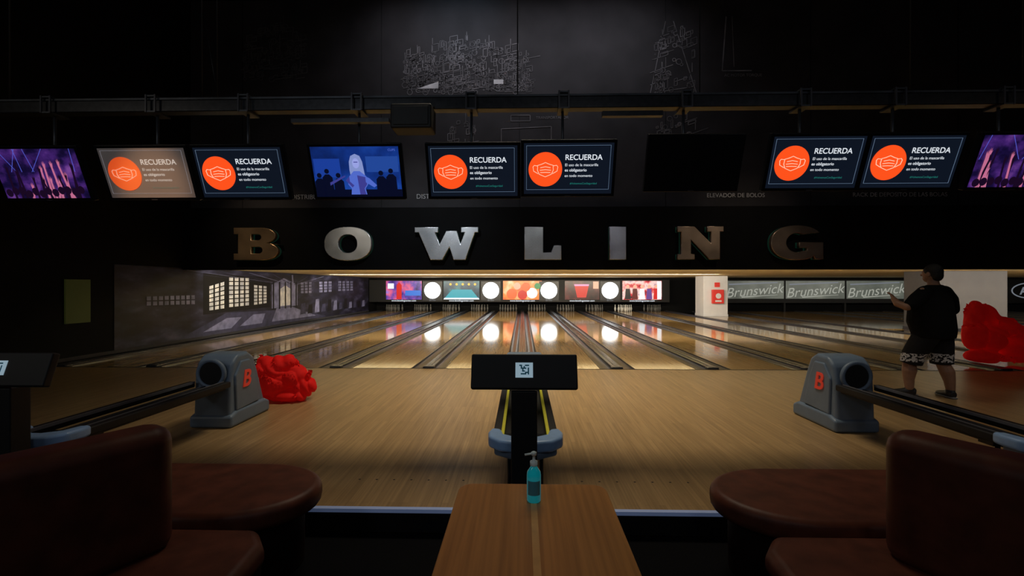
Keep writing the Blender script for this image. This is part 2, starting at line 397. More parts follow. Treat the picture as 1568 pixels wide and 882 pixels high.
# ================================================================ UPPER MURAL LINE ART
md=empty('wall_mural_drawing',(0,11.74,0))
def lineq(x0,z0,x1,z1,w,y=0):
    d=Vector((x1-x0,z1-z0));n=Vector((-d.y,d.x)).normalized()*w/2
    return [(x0-n.x,y,z0-n.y),(x1-n.x,y,z1-n.y),(x1+n.x,y,z1+n.y),(x0+n.x,y,z0+n.y)]
def cluster(x0,x1,z0,z1,n,skew=0,big=1):
    L=[]
    for i in range(n):
        cx=R.uniform(x0,x1);t=(cx-x0)/(x1-x0);cz=R.uniform(z0,z0+(z1-z0)*(1-abs(t-.5)*.7));w=R.uniform(.04,.2)*big;h=R.uniform(.04,.22)*big
        k=R.random();lw=R.uniform(.009,.02)
        if k<.4:
            L+=[lineq(cx,cz,cx+w,cz+skew*w,lw),lineq(cx,cz+h,cx+w,cz+h+skew*w,lw),lineq(cx,cz,cx,cz+h,lw),lineq(cx+w,cz+skew*w,cx+w,cz+h+skew*w,lw)]
        elif k<.7:
            r=w*.4;q=circ(cx,cz,r,12)
            for a in range(12):L.append(lineq(*q[a],*q[(a+1)%12],lw))
        elif k<.85: L.append(lineq(cx,cz,cx,cz+h*2.2,lw))
        else: L.append(lineq(cx-w,cz-skew*w,cx+w*2,cz+skew*w*2,lw))
    return L
L=cluster(-7.4,-5.8,6.9,8.4,160,.15)
quads('lines_a',L,mat('mural_line_faint',(.10,.095,.10,1),.8),md)
L=cluster(-3.1,.2,6.55,7.9,330,.2)+cluster(-3.0,.1,6.5,6.9,100,.05)
L+=[lineq(-.55,5.55,.75,5.6,.02),lineq(-.55,5.2,-.55,5.55,.02),lineq(.75,5.2,.75,5.6,.02),lineq(-.3,5.75,.2,5.75,.02),lineq(-.3,5.9,.2,5.9,.02),lineq(-.3,5.75,-.3,5.9,.02),lineq(.2,5.75,.2,5.9,.02)]+cluster(-2.0,-1.2,5.0,5.8,25,.2)
quads('lines_b',L,M['drawing'],md)
L=cluster(3.4,4.4,6.4,8.4,70,.35)+cluster(3.4,4.5,4.9,5.9,40,.35)+[lineq(3.7,8.3,3.3,6.4,.02),lineq(3.9,8.3,4.5,6.4,.02),lineq(5.15,7.0,5.9,7.0,.03),lineq(5.15,7.0,5.25,8.4,.03),lineq(3.4,6.45,4.4,6.6,.02),lineq(5.4,8.4,5.45,7.1,.014)]
quads('lines_c',L,M['drawing'],md)
flat('bright_wedge',[(-2.75,6.62),(-2.2,6.62),(-2.2,6.8)],-.002,M['drawbright'],md)
flat('bright_box',rect(-.75,-.5,6.72,6.84),-.002,M['drawbright'],md)
for i,(x,b,s_) in enumerate([(-6.1,'DISTRIBUIDOR DE BOLOS',.17),(-2.78,'DISTRIBUIDOR DE BOLAS',.17),(4.75,'ELEVADOR DE BOLOS',.15),(8.45,'RACK DE DEPOSITO DE LAS BOLAS',.15)]):
    text('label_%d'%i,b,s_,(x,-.004,3.74),M['drawbright'],md)
text('label_top','AC MOTOR TORQUE',.1,(5.2,-.004,6.85),M['drawing'],md)
text('label_mid','TRANSPORTADOR',.1,(.35,-.004,5.8),M['drawing'],md)
for x in (-7.4,-3.7,-.08,3.7,7.4,11.1):
    box('trim_panel_seam' ,x-.008,x+.008,11.742,11.752,3.46,9,M['black'])
# ================================================================ BOWLING LETTERS
def letter_curve(name,outs,x0,x1,z0,z1,m):
    cu=bpy.data.curves.new(name,'CURVE');cu.dimensions='2D';cu.fill_mode='BOTH';cu.extrude=.05;cu.bevel_depth=.012;cu.bevel_resolution=2
    for pts in outs:
        s=cu.splines.new('POLY');s.points.add(len(pts)-1);s.use_cyclic_u=True
        for i,q in enumerate(pts):s.points[i].co=((x0+(x1-x0)*q[0]),(z0+(z1-z0)*q[1]),0,1)
    cu.materials.append(m);o=bpy.data.objects.new(name,cu);o.rotation_euler=(math.pi/2,0,0);o.location=(0,0,0)
    return o
def arc(cx,cz,rx,rz,a0,a1,n=24,e=1):
    r=[]
    for i in range(n+1):
        a=math.radians(a0+(a1-a0)*i/n);c=math.cos(a);s=math.sin(a)
        r.append((cx+rx*math.copysign(abs(c)**e,c),cz+rz*math.copysign(abs(s)**e,s)))
    return r
Bo=[(0,0),(.62,0)]+arc(.66,.27,.34,.27,-90,80,14)+arc(.62,.76,.32,.24,-70,90,14)+[(0,1),(0,.82),(.1,.82),(.1,.18),(0,.18)]
Bh1=[(.38,.18),(.55,.18)]+arc(.57,.30,.09,.12,-90,90,10)+[(.38,.42)]
Bh2=[(.38,.60),(.54,.60)]+arc(.55,.71,.08,.11,-90,90,10)+[(.38,.82)]
Oo=arc(.5,.5,.5,.52,0,355,44,.85);Oi=arc(.5,.5,.21,.30,0,355,32,.9)
Wo=[(0,1),(.36,1),(.36,.86),(.31,.86),(.39,.42),(.50,.88),(.66,.88),(.72,.42),(.80,.86),(.74,.86),(.74,1),(1,1),(1,.86),(.95,.86),(.80,0),(.62,0),(.55,.42),(.43,0),(.25,0),(.06,.86),(0,.86)]
Lo=[(0,0),(1,0),(1,.42),(.82,.42),(.74,.2),(.5,.2),(.5,1),(0,1)]
Io=[(0,0),(1,0),(1,1),(0,1)]
No=[(0,0),(.36,0),(.36,.14),(.28,.16),(.28,.62),(.70,0),(.92,0),(.92,.86),(1,.86),(1,1),(.66,1),(.66,.86),(.74,.86),(.74,.45),(.36,1),(0,1),(0,.86),(.08,.86),(.08,.14),(0,.14)]
Go=arc(.5,.5,.5,.52,35,300,40,.88)+[(.82,.12),(.86,0),(1,0),(1,.50),(.55,.50),(.55,.36),(.70,.36),(.70,.24)]+arc(.5,.5,.22,.31,-60,-300,24)+[(.66,.78)]
def lm(n,c,r): return mat('letter_metal_'+n,c,r,.8,noise=.45,nscale=1.5)  # per-letter tint and noise paint the reflections and shading of one steel
Yl=11.33
lets=[('b',[Bo,Bh1,Bh2],-7.32,-6.20,(.62,.42,.24,1)),('o',[Oo,Oi],-5.0,-3.82,(.85,.84,.78,1)),('w',[Wo],-2.70,-1.12,(.82,.87,.92,1)),
      ('l',[Lo],.06,.96,(.75,.77,.73,1)),('i',[Io],2.18,2.57,(.62,.62,.66,1)),('n',[No],3.86,4.97,(.42,.32,.24,1)),('g',[Go],6.15,7.40,(.45,.34,.25,1))]
sg=empty('bowling_sign_letters',(0,Yl,0))
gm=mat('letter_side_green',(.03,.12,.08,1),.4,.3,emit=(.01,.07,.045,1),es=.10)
for n,outs,a,b,c in lets:
    o=letter_curve('letter_'+n,outs,a,b,2.12,2.92,lm(n,c,.27));link(o,sg)
    h=letter_curve('letter_'+n+'_return',outs,a,b,2.12,2.92,gm);link(h,sg);h.location=(0.0,.075,0);h.data.extrude=.035
# ================================================================ OVERHEAD MONITORS
W={'bg':emi('scr_bg',srgb(13,20,32)),'line':emi('scr_line',srgb(95,115,140)),'or':emi('scr_orange',srgb(255,82,28)),'wh':emi('scr_white',srgb(225,232,240)),
   'pale':emi('scr_pale',srgb(255,200,170)),'teal':emi('scr_teal',srgb(30,120,110))}
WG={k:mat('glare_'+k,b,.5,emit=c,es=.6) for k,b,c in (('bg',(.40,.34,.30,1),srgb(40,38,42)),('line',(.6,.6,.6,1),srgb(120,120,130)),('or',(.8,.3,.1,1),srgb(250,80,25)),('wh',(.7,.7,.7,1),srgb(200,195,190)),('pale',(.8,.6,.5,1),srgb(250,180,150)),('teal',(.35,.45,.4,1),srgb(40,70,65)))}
TW,TH=.93,.55
def tvbase(x):
    dz=0 if x<0 else (.02 if x<1 else .065)
    e=empty('hanging_tv_monitor',(x,4.46,2.59+dz))
    r=bpy.data.objects.new('tilt',None);link(r,e);r.rotation_euler=(math.radians(21),0,0)
    box('bezel',-TW/2,TW/2,-.02,.04,-TH/2,TH/2,M['blackgloss'],r,.008)
    box('rear_housing',-.3,.3,.04,.09,-.18,.18,M['black'],r,.02)
    box('logo_chip',-.03,.03,-.024,-.02,-TH/2+.008,-TH/2+.016,M['cap'],r)
    box('bracket',-.06,.06,.09,.11,-.1,.2,M['blackmetal'],r)
    k=-dz
    cyl('pole',(-.04,.16,.1),(-.04,.16,.72+k),.014,M['beam'],e)
    box('pole_arm',-.06,0,.07,.17,.06,.14,M['beam'],e)
    box('clamp',-.09,.02,.06,.26,.64+k,.655+k,M['beam'],e)
    box('clamp_top',-.09,.02,.06,.26,.80+k,.815+k,M['beam'],e)
    box('clamp_side_a',-.09,-.075,.055,.07,.64+k,.82+k,M['cap'],e)
    box('clamp_side_b',.005,.02,.055,.07,.64+k,.82+k,M['cap'],e)
    return r
sx,sz=.435,.243
def recuerda(r,W):
    flat('screen',rect(-sx,sx,-sz,sz),-.022,W['bg'],r)
    b=[(-.41,-.024,-.2),(.405,-.024,-.2),(.405,-.024,.22),(-.41,-.024,.22)]
    wire('border',[(b,True)],.0022,W['line'],r)
    flat('disc',circ(-.225,-.005,.165,48),-.026,W['or'],r)
    cx,cz=-.225,-.0
    m=[(-.075,.035),(-.04,.045),(0,.062),(.04,.045),(.075,.035),(.078,-.01),(.06,-.05),(.0,-.075),(-.06,-.05),(-.078,-.01)]
    P=lambda q:(cx+q[0],-.03,cz+q[1])
    wire('mask_icon',[([P(q) for q in m],True),([P(q) for q in[(-.076,.03),(-.11,.035),(-.122,.02),(-.115,-.02),(-.07,-.045)]],False),
        ([P(q) for q in[(.076,.03),(.11,.035),(.122,.02),(.115,-.02),(.07,-.045)]],False),
        ([P(q) for q in[(-.05,.012),(0,.022),(.05,.012)]],False),([P(q) for q in[(-.055,-.012),(0,-.006),(.055,-.012)]],False),([P(q) for q in[(-.05,-.034),(0,-.032),(.05,-.034)]],False)],.0034,W['pale'],r)
    text('headline','RECUERDA',.072,(-.035,-.026,.085),W['wh'],r,off=.0008)
    text('line_1','El uso de la mascarilla',.037,(-.035,-.026,.025),W['wh'],r)
    text('line_2','es obligatorio',.039,(-.035,-.026,-.025),W['wh'],r,off=.0004)
    text('line_3','en todo momento',.037,(-.035,-.026,-.078),W['wh'],r)
    text('line_4','#VolvemosConSeguridad',.026,(.02,-.026,-.15),W['teal'],r)
crowdm=noisy_emit('crowd_lights',[(6,4,18),(24,14,58),(66,34,110),(120,70,150)],5,.9,(1,1,1.2))
cd=emi('crowd_dark',srgb(24,8,32),1);cp=emi('crowd_pink',srgb(190,105,140),1);cbl=emi('crowd_blue',srgb(80,90,200),1)
def crowd(r,seed):
    q=random.Random(seed)
    flat('screen',rect(-sx,sx,-sz,sz),-.022,crowdm,r)
    for i in range(6):
        x=q.uniform(-.38,.38);t=q.uniform(-.2,.2);t2=max(-.42,min(.42,x+t));flat('beam_%d'%i,[(x,sz),(x+.006,sz),(t2+.006,.02),(t2,.02)],-.0235,cbl,r)
    for i in range(20):
        x=q.uniform(-.38,.37);h=q.uniform(-.16,.08);w=.009;l=q.uniform(-.04,.04);mt=cp if i%2==0 else cd
        if abs(x+l)>.36:l=0
        pts=[(x-w*1.4,-sz),(x+w*1.4,-sz),(x+l+w,h),(x+l+w*1.5,h+.02),(x+l+w*2.1,h+.05),(x+l+w*1.1,h+.035),(x+l+w*.9,h+.07),(x+l+w*.2,h+.035),(x+l-w*.3,h+.072),(x+l-w*.5,h+.035),(x+l-w*1.4,h+.06),(x+l-w*1.2,h+.02),(x+l-w,h)]
        pts=[(max(-sx,min(sx,a)),b) for a,b in pts]
        flat('arm_%d'%i,pts,-.024-.0003*i,mt,r)
    for i in range(12):
        x=-.38+i*.069;flat('head_%d'%i,circ(x,-.2+q.uniform(0,.04),.035,14,.04),-.032-.0003*i,cd,r)
def concert(r):
    m=noisy_emit('concert_blue',[(8,20,60),(18,50,130),(34,84,185)],2.6,.9)
    flat('screen',rect(-sx,sx,-sz,sz),-.022,m,r)
    lb=emi('concert_light',srgb(80,105,200));bl=emi('concert_blond',srgb(130,145,200));dk=emi('concert_dark',srgb(6,10,34));mid=emi('concert_mid',srgb(60,60,140))
    flat('stage_left',rect(-.42,-.16,-.05,.13),-.023,emi('concert_wall',srgb(26,60,150)),r)
    flat('stage_right',rect(.1,.42,.0,.15),-.023,emi('concert_wall2',srgb(34,70,150)),r)
    flat('ground_dark',rect(-sx,sx,-sz,-.17),-.0235,dk,r)
    flat('hair',[(-.062,-.07),(-.07,.02),(-.066,.10),(-.045,.155),(0,.175),(.045,.155),(.066,.10),(.075,.0),(.085,-.09),(.04,-.06),(0,-.05),(-.03,-.06)],-.025,bl,r)
    flat('face',circ(0,.085,.034,20,.048),-.0262,mat('concert_face',(0,0,0,1),emit=srgb(150,160,225)),r)
    flat('eyes',rect(-.02,.02,.092,.100),-.0268,mid,r)
    flat('torso',[(-.09,-.05),(-.03,.01),(.03,.01),(.09,-.04),(.10,-.12),(.07,-.16),(.08,-.22),(-.08,-.22),(-.07,-.16),(-.1,-.12)],-.0258,lb,r)
    flat('torso_shade',[(.0,-.03),(.085,-.05),(.09,-.12),(.06,-.16),(.07,-.22),(.01,-.22)],-.0264,mid,r)
    flat('arm',[(.08,-.04),(.12,-.06),(.19,-.13),(.16,-.15),(.08,-.10)],-.027,lb,r)
    flat('arm_l',[(-.08,-.04),(-.12,-.08),(-.06,-.15),(-.04,-.13),(-.08,-.09)],-.027,mid,r)
    for i,(x,h) in enumerate([(-.3,-.02),(-.19,-.06),(.24,-.04),(.34,-.02),(-.38,-.06)]):
        flat('musician_%d'%i,[(x-.055,-.24),(x+.055,-.24),(x+.05,h-.03),(x+.02,h),(x-.02,h),(x-.05,h-.03)],-.028,dk,r)
        flat('musician_head_%d'%i,circ(x,h+.03,.024,14),-.028,dk,r)
    flat('guitar',[(-.28,-.1),(-.12,-.03),(-.12,-.045),(-.28,-.13)],-.029,mid,r)
    text('watermark','CLIPS',.03,(.33,-.026,.2),lb,r)
TVX=[(-4.87,'c'),(-3.77,'g'),(-2.81,'r'),(-1.645,'b'),(-.484,'r'),(.45,'r'),(1.675,'o'),(2.84,'r'),(3.76,'r'),(4.80,'c')]
for i,(x,k) in enumerate(TVX):
    r=tvbase(x)
    if k=='r':recuerda(r,W)
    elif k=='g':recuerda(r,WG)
    elif k=='c':crowd(r,3+i)
    elif k=='b':concert(r)
    else: flat('screen',rect(-sx,sx,-sz,sz),-.022,M['blackgloss'],r)
tr=empty('ceiling_truss_beam',(0,4.62,3.32))
box('beam',-6.5,6.5,-.06,.06,-.07,.07,M['blackmetal'],tr,.01)
box('beam_lip',-6.5,6.5,-.075,-.06,.045,.065,M['beam'],tr)
box('conduit',-2.35,-1.35,-.1,-.04,-.21,-.17,M['blackmetal'],tr)
box('conduit_b',.8,1.4,-.1,-.04,-.17,-.12,M['blackmetal'],tr)
for i,x in enumerate((-5.4,-3.34,-3.18,-.05,1.8,3.9,5.0)):
    cyl('hanger_%d'%i,(x,0,.05),(x,0,5.7),.006,M['black'],tr,8)
cyl('safety_cable',(-3.18,.02,.07),(-3.34,.02,1.0),.004,M['blackmetal'],tr,6)
sp=empty('ceiling_speaker',(-1.08,4.45,3.1))
box('cabinet',-.2,.2,-.12,.12,-.12,.12,M['black'],sp,.02)
box('grille',-.17,.17,-.13,-.12,-.09,.09,M['black'],sp,.004)
box('yoke',-.21,.21,-.02,.02,.12,.14,M['blackmetal'],sp)
cyl('stem',(0,0,.13),(0,.14,.2),.012,M['blackmetal'],sp)
# ================================================================ BALL RETURNS
def ballreturn(x,yel,y=4.55):
    e=empty('ball_return_machine',(x,y,0))
    prof=[(.0,0),(-.02,.1),(.0,.5),(.04,.66),(.12,.73),(.30,.74),(.40,.68),(.48,.5),(.62,.12),(.64,0)]
    prism('housing',prof,-.19,.19,'x',M['grey'],e,.035)
    prism('skirt',[(-.04,0),(-.04,.12),(.08,.16),(.58,.16),(.67,.12),(.67,0)],-.22,.22,'x',M['grey'],e,.03)
    fin=[(.07,.15),(.05,.52),(.15,.66),(.30,.66),(.38,.5),(.48,.17)]
    prism('side_fin_l',fin,-.212,-.18,'x',M['grey'],e,.02)
    prism('side_fin_r',fin,.18,.212,'x',M['grey'],e,.02)
    ring=circ(0,0,1,36)
    wire('opening_ring',[([(a*.135,-.018,.555+b*.135) for a,b in ring],True)],.022,M['grey'],e)
    cyl('opening_hole',(0,-.025,.555),(0,-.005,.555),.13,M['black'],e,36)
    for sx_,nm,rz in((-1,'l',-math.pi/2),(1,'r',math.pi/2)):
        text('logo_'+nm,'B',.25,(sx_*.218,.22,.38),M['redlogo'],e,'CENTER',ext=.004,off=.004,shear=.2,rot=(math.pi/2,0,rz))
    for s_ in(-1,1):
        q='l' if s_<0 else 'r'
        box('rail_'+q,s_*.185-.03,s_*.185+.03,-1.68,-.03,.42,.48,M['black'],e,.012)
        if yel: box('rail_strip_'+q,s_*.15-.010,s_*.15+.010,-1.66,-.05,.46,.485,M['yellow'],e)
        else: box('rail_strip_'+q,s_*.15-.006,s_*.15+.006,-1.66,-.05,.46,.483,M['strip'],e)
        box('ball_bar_'+q,s_*.055-.010,s_*.055+.010,-1.68,-.03,.42,.435,M['cap'],e)
        cyl('leg_'+q,(s_*.11,-1.45,0),(s_*.11,-1.45,.42),.014,M['blackmetal'],e)
    box('tray',-.16,.16,-1.66,-.03,.395,.41,M['black'],e)
    box('cross_bar',-.19,.19,-1.5,-1.4,.39,.42,M['blackmetal'],e)
    box('foot',-.16,.16,-1.55,-1.35,0,.02,M['blackmetal'],e,.005)
    out=[(-.225,-1.52),(-.245,-1.60),(-.235,-1.70),(-.17,-1.775),(-.08,-1.80),(.08,-1.80),(.17,-1.775),(.235,-1.70),(.245,-1.60),(.225,-1.52),(.16,-1.54),(.14,-1.64),(.06,-1.69),(-.06,-1.69),(-.14,-1.64),(-.16,-1.54)]
    prism('end_stop',out,.425,.50,'z',M['blue'],e,.022)
    prism('end_stop_under',[(-.2,-1.56),(-.2,-1.70),(-.08,-1.78),(.08,-1.78),(.2,-1.70),(.2,-1.56)],.375,.43,'z',M['grey'],e,.018)
ballreturn(-3.18,0);ballreturn(.02,1);ballreturn(3.3,0)
# ================================================================ RED BALL RAMPS, SHAPED AS CRUMPLED HEAPS
e=empty('crumpled_red_ramp',(-3.40,5.68,0))
b=Blob()
for c,r,s_ in [((.08,0,.50),.08,(1,1,.8)),((.14,0,.40),.13,(.9,1,1)),((.30,.0,.38),.17,(1,1,1)),((.42,0,.46),.10,(.9,1,1.1)),((.28,0,.20),.22,(1.1,1,.85)),((.50,0,.28),.15,(1,1,1)),((.63,0,.30),.08,(1,1,1)),((.62,0,.17),.13,(1,1,1)),((.15,0,.12),.12,(1,1,1)),((.45,-.05,.07),.17,(1.5,1,.5))]:
    b.ball(c,r,s_)
b.make('ramp_heap',M['red'],e,.014,3,.05,5.5)
e=empty('crumpled_red_ramp',(8.15,8.55,.04))
b=Blob()
b.tube([(.22,0,1.03),(.42,0,.90),(.65,0,.70),(.95,0,.52),(1.35,0,.38),(1.9,0,.30)],[.10,.14,.16,.18,.2,.18],ref=(0,1,0))
for c,r,s_ in [((.2,0,.85),.15,(.9,1,1.4)),((.24,0,.5),.17,(1,1,1.6)),((.5,0,.45),.24,(1,1,1.1)),((1.0,0,.25),.25,(1.2,1,1)),((1.5,0,.2),.24,(1.2,1,.9)),((.35,-.05,.12),.2,(1.5,1,.6)),((.9,-.1,.1),.2,(1.6,1,.5)),((1.8,0,.16),.2,(1.2,1,.9))]:
    b.ball(c,r,s_)
b.make('ramp_heap',M['red'],e,.024,3,.09,3.2)
# ================================================================ SCORING CONSOLES
def console(x):
    e=empty('scoring_console',(x,2.6,-.15))
    box('pedestal',-.075,.075,-.02,.1,.02,1.0,M['black'],e,.01)
    box('base_plate',-.2,.2,-.15,.12,0,.02,M['black'],e,.005)
    t=bpy.data.objects.new('panel',None);link(t,e);t.location=(0,0,1.105);t.rotation_euler=(math.radians(-18),0,0)
    box('desk',-.305,.305,-.02,.03,-.1,.1,M['black'],t,.01)
    box('sticker',-.05,.05,-.023,-.0205,-.035,.05,M['sticker'],t)
    q=random.Random(5);rs=[]
    for i in range(7):
        for j in range(7):
            if q.random()<.55: a=-.028+i*.008;c=-.018+j*.008;rs.append([(a,-.0242,c),(a+.008,-.0242,c),(a+.008,-.0242,c+.008),(a,-.0242,c+.008)])
    quads('qr_code',rs,M['stickblue'],t)
for x in(.01,-3.09,3.62):console(x)
# ================================================================ TABLE
tb=empty('wooden_table',(.042,1.22,-.15))
def rr(x0,x1,y0,y1,r,n=8):
    o=[]
    for cx,cy,a in((x1-r,y0+r,-90),(x1-r,y1-r,0),(x0+r,y1-r,90),(x0+r,y0+r,180)):
        for i in range(n+1):
            t=math.radians(a+90*i/n);o.append((cx+r*math.cos(t),cy+r*math.sin(t)))
    return o
prism('top',rr(-.31,.31,-.72,.72,.06),.715,.75,'z',M['table'],tb,.006)
box('centre_seam',-.010,.014,-.70,.715,.7495,.753,M['tableedge'],tb)
cyl('column',(0,0,.02),(0,0,.715),.05,M['blackmetal'],tb)
box('foot',-.22,.22,-.35,.35,0,.03,M['blackmetal'],tb,.01)
box('top_plate',-.15,.15,-.3,.3,.7,.716,M['blackmetal'],tb)
sb=empty('hand_sanitizer_bottle',(.045,1.78,.604))
M['gel']=mat('blue_gel',(.02,.42,.52,1),.12,emit=(.0,.18,.22,1),es=.35,coat=.5)
M['pump']=mat('pump_white',(.6,.75,.8,1),.35)
lathe('bottle',[(.026,0),(.028,.004),(.028,.10),(.026,.115),(.014,.132),(.012,.14)],M['gel'],sb)
lathe('collar',[(.014,.138),(.015,.14),(.015,.155),(.006,.158),(.0045,.178),(.010,.179),(.011,.19),(.006,.193)],M['pump'],sb)
cyl('spout',(0,0,.186),(-.036,-.006,.182),.004,M['pump'],sb)
prism('label',[( .0285*math.cos(math.radians(a)),.0285*math.sin(math.radians(a))) for a in range(215,326,10)]+[( .0275*math.cos(math.radians(a)),.0275*math.sin(math.radians(a))) for a in range(325,214,-10)],.03,.085,'z',mat('label_blue',(.05,.25,.35,1),.5),sb)
# ================================================================ SOFAS
def sofa(s,xi):
    e=empty('lounge_sofa',(0,0,-.15))
    def mir(p): return [(s*a,b) for a,b in p]
    far=[(2.5,2.20),(xi+.45,2.2)]+[(xi+.45-.45*math.sin(math.radians(a)),2.55-.35*math.cos(math.radians(a))) for a in range(10,181,10)]+[(2.5,2.90)]
    prism('seat_cushion_end',mir(far),.33,.455,'z',M['leather'],e,.045)
    near=[(2.3,.9),(xi+.05,.9)]+[(xi+.0,1.0),(xi-.02,1.6),(xi+.02,2.05),(xi+.12,2.18),(2.3,2.18)]
    prism('seat_cushion_side',mir(near),.30,.42,'z',M['leather'],e,.045)
    far2=[(2.45,2.2),(xi+.5,2.2)]+[(xi+.5-.4*math.sin(math.radians(a)),2.55-.3*math.cos(math.radians(a))) for a in range(10,181,10)]+[(2.45,2.85)]
    prism('base_end',mir(far2),0,.335,'z',M['sofabase'],e,.01)
    near2=[(2.25,.95),(xi+.1,.95),(xi+.1,2.17),(2.25,2.17)]
    prism('base_side',mir(near2),0,.305,'z',M['sofabase'],e,.01)
    path=[Vector(q) for q in((1.70,2.00),(1.80,1.82),(1.93,1.62),(2.1,1.4),(2.32,1.1),(2.5,.7))]
    n=len(path);Lf=[];Rt=[];w=.11
    for i,q in enumerate(path):
        t=(path[min(i+1,n-1)]-path[max(i-1,0)]).normalized();nn=Vector((-t.y,t.x))
        Lf.append(q+nn*w);Rt.append(q-nn*w)
    t0=(path[0]-path[1]).normalized();n0=Vector((-t0.y,t0.x))
    cap=[path[0]+t0*w*.8*math.sin(math.radians(a))+n0*w*math.cos(math.radians(a)) for a in range(20,161,20)]
    out=[tuple(q) for q in Lf[::-1]]
    if (cap[0]-Lf[0]).length>(cap[-1]-Lf[0]).length: cap=cap[::-1]
    out+= [tuple(q) for q in cap]+[tuple(q) for q in Rt]
    prism('backrest',mir(out),.40,.965,'z',M['leather'],e,.07)
sofa(-1,1.17);sofa(1,1.07)
# ================================================================ MAN
mn=empty('man_standing',(5.36,6.0,0),(0,0,math.radians(20)));mn.scale=(1.08,1.05,1.0)
b=Blob()
b.tube([(0,0,.84),(0,0,.95),(0,.03,1.08),(0,.02,1.22),(0,0,1.36),(0,-.01,1.43),(0,-.01,1.47)],[(.17,.13),(.19,.15),(.20,.17),(.20,.15),(.19,.12),(.12,.09),(.06,.06)])
b.tube([(0,-.01,1.42),(0,.01,1.52)],[.062,.058])
b.ball((0,.02,1.61),.095,(.82,1.0,1.2));b.ball((0,.05,1.55),.06,(.95,1,.9))
b.tube([(0,.105,1.625),(0,.128,1.595)],[.011,.016]);b.ball((0,.105,1.548),.018,(1.5,.6,.6))
for sx_ in(-1,1):
    b.ball((sx_*.086,.01,1.60),.027,(.4,.8,1.25))
b.tube([(-.10,0,.88),(-.13,.10,.66),(-.15,.17,.47),(-.165,.165,.33),(-.168,.17,.22),(-.17,.16,.1)],[.105,.09,.066,.076,.058,.045],ref=(1,0,0))
b.tube([(.10,0,.88),(.13,-.01,.66),(.14,.0,.47),(.145,-.06,.33),(.148,-.08,.22),(.15,-.09,.1)],[.105,.09,.066,.076,.058,.045])
def hand(c,d,up,side,curl=.5):
    c=Vector(c);d=Vector(d).normalized();up=Vector(up);up=(up-up.dot(d)*d).normalized();w=d.cross(up)
    b.tube([c,c+d*.045,c+d*.085],[(.026,.018),(.040,.016),(.040,.014)],ref=w)
    for k,(o_,l) in enumerate(((-.031,.066),(-.0105,.076),(.0105,.071),(.031,.056))):
        r0=c+d*.078+w*o_;r1=r0+d*l*.45-up*l*.12*curl;r2=r1+d*l*.32*(1-curl*.4)-up*l*.3*curl;r3=r2+d*l*.2*(1-curl)-up*l*.3*curl
        b.tube([r0,r1,r2,r3],[.0092,.009,.0085,.0075],seg=10)
    t0=c+d*.02+w*side*.026;b.tube([t0,t0+w*side*.028+d*.025,t0+w*side*.038+d*.052-up*.01],[.012,.011,.009],seg=10)
b.tube([(-.20,-.01,1.38),(-.31,.02,1.27),(-.38,.06,1.18)],[.062,.055,.047])
b.tube([(-.38,.06,1.18),(-.37,.17,1.22),(-.31,.25,1.28)],[.047,.044,.030])
hand((-.31,.25,1.28),(.45,.5,.5),(.3,-.5,.6),1)
b.tube([(.20,-.01,1.38),(.29,-.02,1.24),(.32,-.01,1.11)],[.062,.055,.045])
b.tube([(.32,-.01,1.11),(.33,.05,.98),(.31,.11,.87)],[.045,.042,.028])
hand((.31,.11,.87),(0,.25,-1),(1,0,0),-1)
b.make('body',M['skin'],mn,.0065,3)
b=Blob()
b.tube([(0,0,.78),(0,.0,.86),(0,.03,1.0),(0,.03,1.14),(0,.015,1.28),(0,-.005,1.38),(0,-.01,1.435),(0,-.01,1.465)],[(.235,.195),(.245,.21),(.262,.225),(.258,.21),(.245,.18),(.215,.14),(.14,.10),(.085,.075)],seg=24)
b.tube([(-.17,-.01,1.37),(-.28,.02,1.28),(-.335,.045,1.21)],[.088,.083,.076]);b.tube([(.17,-.01,1.37),(.275,-.02,1.27),(.318,-.015,1.14)],[.088,.083,.076])
b.make('tshirt',M['shirt'],mn,.011,4)
ms=bpy.data.materials.new('black_patterned_shorts');ms.use_nodes=True;nt=ms.node_tree;N=nt.nodes.new;Lk=nt.links.new;bs=nt.nodes['Principled BSDF']
tc=N('ShaderNodeTexCoord');sep=N('ShaderNodeSeparateXYZ');Lk(tc.outputs['Object'],sep.inputs[0])
vo=N('ShaderNodeTexNoise');vo.inputs['Scale'].default_value=38;vo.inputs['Detail'].default_value=2;Lk(tc.outputs['Object'],vo.inputs['Vector'])
g=N('ShaderNodeMath');g.operation='GREATER_THAN';g.inputs[1].default_value=.48;Lk(vo.outputs['Fac'],g.inputs[0])
l1=N('ShaderNodeMath');l1.operation='LESS_THAN';l1.inputs[1].default_value=.57;Lk(sep.outputs['Z'],l1.inputs[0])
l2=N('ShaderNodeMath');l2.operation='GREATER_THAN';l2.inputs[1].default_value=.46;Lk(sep.outputs['Z'],l2.inputs[0])
a1=N('ShaderNodeMath');a1.operation='MULTIPLY';Lk(l1.outputs[0],a1.inputs[0]);Lk(l2.outputs[0],a1.inputs[1])
a2=N('ShaderNodeMath');a2.operation='MULTIPLY';Lk(a1.outputs[0],a2.inputs[0]);Lk(g.outputs[0],a2.inputs[1])
mx=N('ShaderNodeMixRGB');mx.inputs['Color1'].default_value=(.008,.008,.010,1);mx.inputs['Color2'].default_value=(.7,.7,.72,1);Lk(a2.outputs[0],mx.inputs['Fac'])
Lk(mx.outputs[0],bs.inputs['Base Color']);bs.inputs['Roughness'].default_value=.9
b=Blob()
b.tube([(0,0,.92),(0,0,.84),(0,0,.78)],[(.21,.17),(.22,.185),(.215,.18)])
b.tube([(-.105,.0,.84),(-.13,.07,.68),(-.15,.13,.54),(-.155,.155,.43)],[(.12,.14),(.125,.13),(.122,.12),(.12,.115)])
